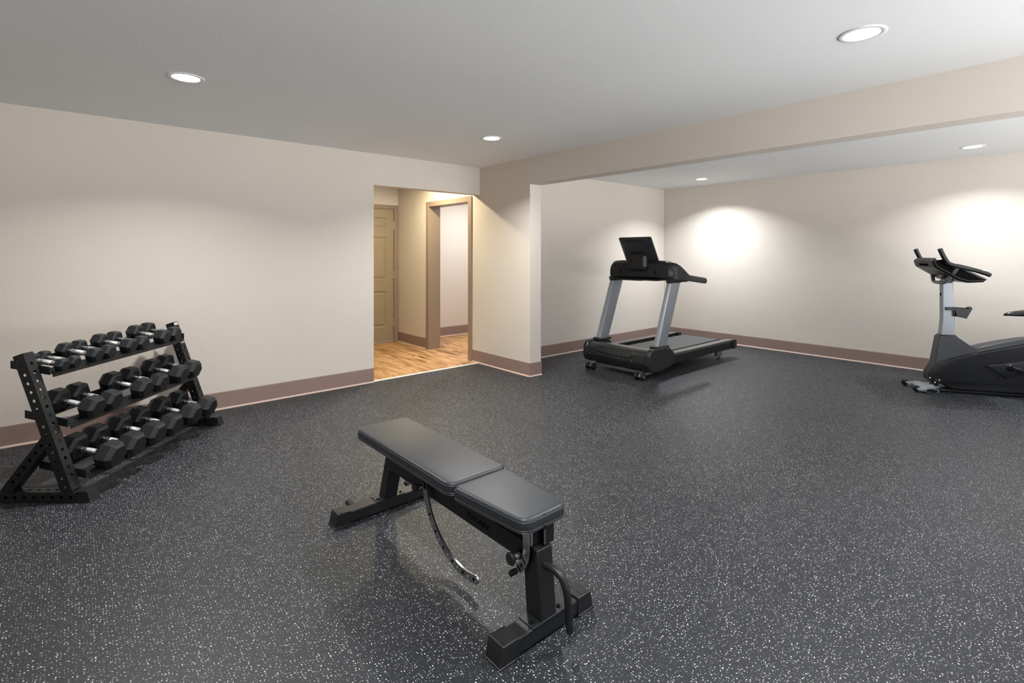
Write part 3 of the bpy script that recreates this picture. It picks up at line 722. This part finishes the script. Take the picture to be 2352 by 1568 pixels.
for_ = [(.40,.400,.44),(.50,.432,.478),(.65,.474,.522),(.80,.512,.556),(.95,.533,.575),(1.09,.543,.578)]
up_.loft([[(x, -.085, a), (x, -.070, b), (x, .070, b), (x, .085, a)] for x, a, b in for_]); K_(up_, 'top_cover', M['plastic_grey'], bevel=.004, angle=30)
tr_ = MB(); tr_.tube([(.10,-.060,.286),(.20,-.072,.336),(.33,-.084,.386),(.435,-.0865,.422),(.60,-.0865,.468),(.784,-.086,.516),(.95,-.085,.540),(1.08,-.084,.551)], .004, n=8); K_(tr_, 'shroud_edge', M['plastic_grey'])
dm = MB(); dq = [(.492,.292),(.655,.172),(.700,.196),(.80,.262),(.96,.372),(.90,.378),(.784,.352)]
dm.loft([[(x, -W_+.004, z_) for x, z_ in dq], [(x, -W_-.004, z_) for x, z_ in dq], [(x, -W_-.008, z_) for x, z_ in inset(dq, .012)]]); K_(dm, 'crank_cover', M['plastic'], angle=20)
ln = MB(); ln.tube([(.27,-.0945,.262),(.47,-.0955,.292),(.60,-.0955,.178),(.57,-.0955,.155)], .002, n=6, smooth=0); K_(ln, 'shroud_crease', M['plastic_gloss'])
for s in (-1, 1):
    hb = MB(); hb.lathe((.675, s*.090, .286), (0, s, 0), [(0, .040), (.012, .040), (.016, .030), (.022, .024), (.034, .020)], 28); K_(hb, 'crank_hub', M['plastic_gloss'])
    d_ = Vector((.165, 0, -.050))*(1 if s < 0 else -1); c_ = Vector((.675, s*.128, .286))
    n_ = Vector((0, 0, .016)); ar = MB(); o_ = Vector((0, s*.009, 0))
    ar.hexa([c_-n_*1.1-o_, c_+d_-n_*.8-o_, c_+d_-n_*.8+o_, c_-n_*1.1+o_, c_+n_*1.1-o_, c_+d_+n_*.8-o_, c_+d_+n_*.8+o_, c_+n_*1.1+o_]); K_(ar, 'crank_arm', M['plastic_gloss'], bevel=.005, angle=40)
    pp = c_+d_; pe = MB(); pe.box((pp.x-.045, min(pp.y+s*.015, pp.y+s*.105), pp.z-.012), (pp.x+.05, max(pp.y+s*.015, pp.y+s*.105), pp.z+.012)); pe.cyl(pp, pp+Vector((0, s*.1, 0)), .006); K_(pe, 'pedal', M['plastic'], bevel=.004)
# frame
bs = MB(); bs.box((.10, -.062, .006), (1.20, .062, .034)); K_(bs, 'base_rail', M['plastic'], bevel=.008)
def oval(yy, k=1): return [(.025+.058*k*math.cos(a)*(1 if abs(math.cos(a)) < .9 else .98), yy, .030+.024*k*math.sin(a)) for a in [2*PI*i/20 for i in range(20)]]
sb = MB(); sb.loft([oval(-.170), oval(.150)]); so = K_(sb, 'front_stabilizer', M['silver_light'], angle=50, label='pale grey front stabilizer')
c = MB(); c.loft([oval(-.172, .8), oval(-.1695, .92)]); c.build('end_cap', M['plastic'], so)
sb = MB(); sb.loft([[(x+1.13, y, z_) for x, y, z_ in oval(-.22)], [(x+1.13, y, z_) for x, y, z_ in oval(.22)]]); K_(sb, 'rear_stabilizer', M['silver_light'], angle=50)
nk = MB(); nk.loft([[(.02,-.08,.030),(.02,.08,.030),(.02,.07,.056),(.02,-.07,.056)], [(.14,-.040,.030),(.14,.040,.030),(.14,.04,.085),(.14,-.04,.085)]]); K_(nk, 'frame_neck', M['silver_light'], bevel=.008, angle=40)
ck = MB(); ck.box((.07, -.055, .050), (.13, .02, .075)); K_(ck, 'neck_cover', M['plastic'], bevel=.01)
for y in (-.135, .125):
    br = MB(); br.hexa([(-.085,y-.013,.020),(-.01,y-.016,.012),(-.01,y+.016,.012),(-.085,y+.013,.020),(-.085,y-.013,.044),(-.01,y-.016,.050),(-.01,y+.016,.050),(-.085,y+.013,.044)]); K_(br, 'wheel_fork', M['silver_light'], bevel=.005, angle=50)
    wl = MB(); y2 = y-.030 if y < 0 else y+.0135
    wl.lathe((-.082, y2, .033), (0, 1, 0), [(0, .020), (.003, .030), (.013, .030), (.0165, .020)], 24) if 0 else wl.lathe((-.082, y+.0135, .033), (0, 1, 0), [(0, .018), (.003, .032), (.017, .032), (.020, .018)], 24)
    K_(wl, 'transport_wheel', M['plastic_gloss'])
    ax = MB(); ax.cyl((-.082, y-.017, .033), (-.082, y+.034, .033), .008, n=12); K_(ax, 'wheel_bolt', M['chrome'])
for x, y, z_ in ((.050, -.062, .135), (.125, -.070, .118), (.090, -.067, .092)):
    MB().lathe((x, y, z_), (0, -1, 0), [(0, .0075), (.003, .0075), (.006, .003)], 12).build('bolt', M['chrome'], bk)
cc = MB(); cc.lathe((.108, -.0655, .105), (0, -1, 0), [(0, .030), (.003, .030), (.004, .026)], 24); K_(cc, 'round_plug', M['plastic_gloss'])
# column
co = MB()
def cr_(x0, x1, hw, z_): return [(x, y, z_) for x, y in rpoly([(x0, -hw), (x1, -hw), (x1, hw), (x0, hw)], .012, 4)]
co.loft([cr_(.150, .266, .034, .545), cr_(.166, .272, .034, .725), cr_(.166, .256, .034, 1.085), cr_(.166, .250, .034, 1.11)]); K_(co, 'column', M['silver_light'], angle=30, label='pale silver column')
MB().cyl((.1645, 0, .965), (.168, 0, .965), .014, n=18).build('column_plug', M['hole'], bk)
cl = MB(); cl.loft([cr_(.140, .282, .046, .556), cr_(.146, .274, .040, .568)]); K_(cl, 'column_collar', M['plastic'], angle=30)
# bottle holder
bh = MB(); ax_ = Vector((.5, 0, -.2)).normalized()
outer = [(.255,.840),(.275,.752),(.352,.735),(.398,.830)]
for y0, y1 in ((-.058, -.052), (.052, .058)): bh.prism(outer, 'y', y0, y1)
bh.hexa([(.275,-.058,.752),(.352,-.058,.735),(.352,.058,.735),(.275,.058,.752),(.276,-.058,.757),(.352,-.058,.740),(.352,.058,.740),(.276,.058,.757)])
bh.hexa([(.346,-.058,.737),(.352,-.058,.735),(.352,.058,.735),(.346,.058,.737),(.384,-.058,.815),(.390,-.058,.812),(.390,.058,.812),(.384,.058,.815)])
bh.box((.252, -.058, .752), (.258, .058, .845))
bh.hexa([(.385,-.030,.808),(.415,-.030,.822),(.415,.030,.822),(.385,.030,.808),(.383,-.030,.838),(.405,-.030,.850),(.405,.030,.850),(.383,.030,.838)])
bh.hexa([(.262,.040,.835),(.292,.040,.835),(.292,.056,.835),(.262,.056,.835),(.258,.046,.885),(.298,.046,.880),(.298,.058,.880),(.258,.058,.885)])
bh.box((.190, -.058, .812), (.262, -.040, .842)); K_(bh, 'bottle_holder', M['plastic'], bevel=.002, angle=30)
# console
cp = [(.040,1.326),(.010,1.298),(.030,1.240),(.215,1.118),(.30,1.092),(.42,1.100),(.452,1.128),(.40,1.158),(.09,1.332)]
cn = MB()
def cring(y, d, kx=1): return [(x, y, z_) for x, z_ in inset(cp, d)]
cn.loft([cring(-.215, .016), cring(-.195, 0), cring(.195, 0), cring(.215, .016)]); cno = K_(cn, 'console', M['plastic'], bevel=.002, angle=25)
for sy in (-1, 1):
    rc = MB(); q = inset(cp, .022); rc.loft([[(x, sy*.2145, z_) for x, z_ in q], [(x, sy*.2165, z_) for x, z_ in q]]); rc.build('side_recess', M['hole'], cno)
sc_ = MB(); sc_.hexa([(.13,-.15,1.312),(.37,-.15,1.178),(.37,.15,1.178),(.13,.15,1.312),(.132,-.15,1.315),(.372,-.15,1.181),(.372,.15,1.181),(.132,.15,1.315)]); sc_.build('screen', M['screen'], cno)
vt = MB()
for i in range(16):
    y = -.09+i*.012; vt.hexa([(.0165,y-.003,1.272),(.019,y-.003,1.272),(.019,y+.003,1.272),(.0165,y+.003,1.272),(.0245,y-.003,1.250),(.027,y-.003,1.250),(.027,y+.003,1.250),(.0245,y+.003,1.250)])
vt.build('vent_slots', M['hole'], cno)
uc_ = MB(); uc_.hexa([(.10,-.11,1.188),(.22,-.11,1.108),(.22,.11,1.108),(.10,.11,1.188),(.115,-.11,1.215),(.23,-.11,1.135),(.23,.11,1.135),(.115,.11,1.215)]); uc_.build('rear_housing', M['plastic_grey'], cno, bevel=.004)
hd_ = MB(); hd_.loft([cr_(.172, .246, .032, 1.075), [(x+.02, y, z_) for x, y, z_ in cr_(.175, .26, .06, 1.135)]]); K_(hd_, 'console_mount', M['frame_grey'], angle=30)
for s in (-1, 1):
    hb = MB(); y = s*.252
    hb.tube([(.052,y,1.420),(.070,y,1.372),(.095,y,1.318),(.118,y,1.282),(.155,y,1.262),(.22,y,1.245),(.32,y,1.218),(.40,y*.99,1.190),(.432,y*.97,1.178),(.446,y*.94,1.172)], .0205, n=18, smooth=5); K_(hb, 'handlebar', M['plastic'], angle=60)
    sn = MB(); sn.tube([(.190,y,1.2545),(.295,y,1.2260)], .0215, n=18, smooth=0); K_(sn, 'pulse_sensor', M['plastic_grey'], angle=60)
    bp = MB(); bp.box((.385, y-.010, 1.208), (.425, y+.010, 1.2175)); K_(bp, 'grip_button', M['hinge'], bevel=.003)
lp = MB(); lp.tube([(.195,-.248,1.240),(.180,-.205,1.185),(.160,-.145,1.115),(.150,-.095,1.088),(.146,0,1.084),(.150,.095,1.088),(.160,.145,1.115),(.180,.205,1.185),(.195,.248,1.240)], .0165, n=16); K_(lp, 'support_loop', M['frame_grey'], angle=60)
cb = MB(); cb.tube([(.20,-.03,1.10),(.17,-.045,1.125),(.165,-.02,1.135),(.19,.0,1.12)], .0022, n=6); cb.tube([(.21,.02,1.10),(.18,.03,1.13),(.20,.01,1.14)], .0022, n=6); K_(cb, 'cable', M['hole'])
# saddle
sd = MB(); rings = []
for x, hw, zt, zb in ((.672,.004,.776,.770),(.680,.016,.790,.764),(.71,.026,.806,.762),(.76,.036,.818,.758),(.82,.052,.828,.756),(.87,.085,.842,.760),(.92,.115,.846,.762),(.965,.118,.840,.768),(.985,.090,.825,.780)):
    rings.append([(x, hw*math.cos(a), (zt+zb)/2+(zt-zb)/2*math.sin(a)*(1 if math.sin(a) > 0 else .7)) for a in [2*PI*i/20 for i in range(20)]])
sd.loft(rings); K_(sd, 'saddle', M['plastic_gloss'], angle=50)
sp = MB(); sp.cyl((.905, 0, .53), (.89, 0, .765), .019, n=18); K_(sp, 'seat_post', M['chrome'])
sp = MB(); sp.cyl((.93, 0, .50), (.915, 0, .61), .030, n=20); K_(sp, 'seat_tube', M['plastic'])
kb = MB(); kb.lathe((.885, 0, .655), (-1, 0, 0), [(0, .008), (.02, .010), (.024, .018), (.038, .018), (.042, .010)], 20); K_(kb, 'seat_knob', M['brown'], label='bronze adjustment knob')

# ---------------------------------------------------------------- camera
cam = bpy.data.cameras.new('camera'); co_ = bpy.data.objects.new('camera', cam); COL.objects.link(co_)
cam.sensor_width = 36; cam.lens = 1173/2352*36; cam.shift_y = -(784-580.4)/2352; cam.clip_start = .05
co_.location = (0, 0, 1.38); co_.rotation_euler = (PI/2, 0, math.radians(49.149-90))
scene.camera = co_
wd = bpy.data.worlds.new('world'); wd.use_nodes = True; scene.world = wd
nt = wd.node_tree; bg = nt.nodes['Background']
geo = nt.nodes.new('ShaderNodeTexCoord'); sep = nt.nodes.new('ShaderNodeSeparateXYZ'); mr = nt.nodes.new('ShaderNodeMapRange'); mx = nt.nodes.new('ShaderNodeMix'); mx.data_type = 'RGBA'
nt.links.new(geo.outputs['Generated'], sep.inputs[0]); nt.links.new(sep.outputs[2], mr.inputs[0])
mr.inputs[1].default_value = -.06; mr.inputs[2].default_value = .04
mx.inputs[6].default_value = (7.0, 7.0, 7.0, 1)      # bright lower half, added as fill to lift the ceiling
mx.inputs[7].default_value = (.9, .97, 1.1, 1)      # sky
nt.links.new(mr.outputs[0], mx.inputs[0]); nt.links.new(mx.outputs[2], bg.inputs[0])
scene.view_settings.view_transform = 'Standard'; scene.view_settings.look = 'None'
scene.view_settings.gamma = 1; scene.view_settings.use_curve_mapping = False
scene.view_settings.exposure = .54
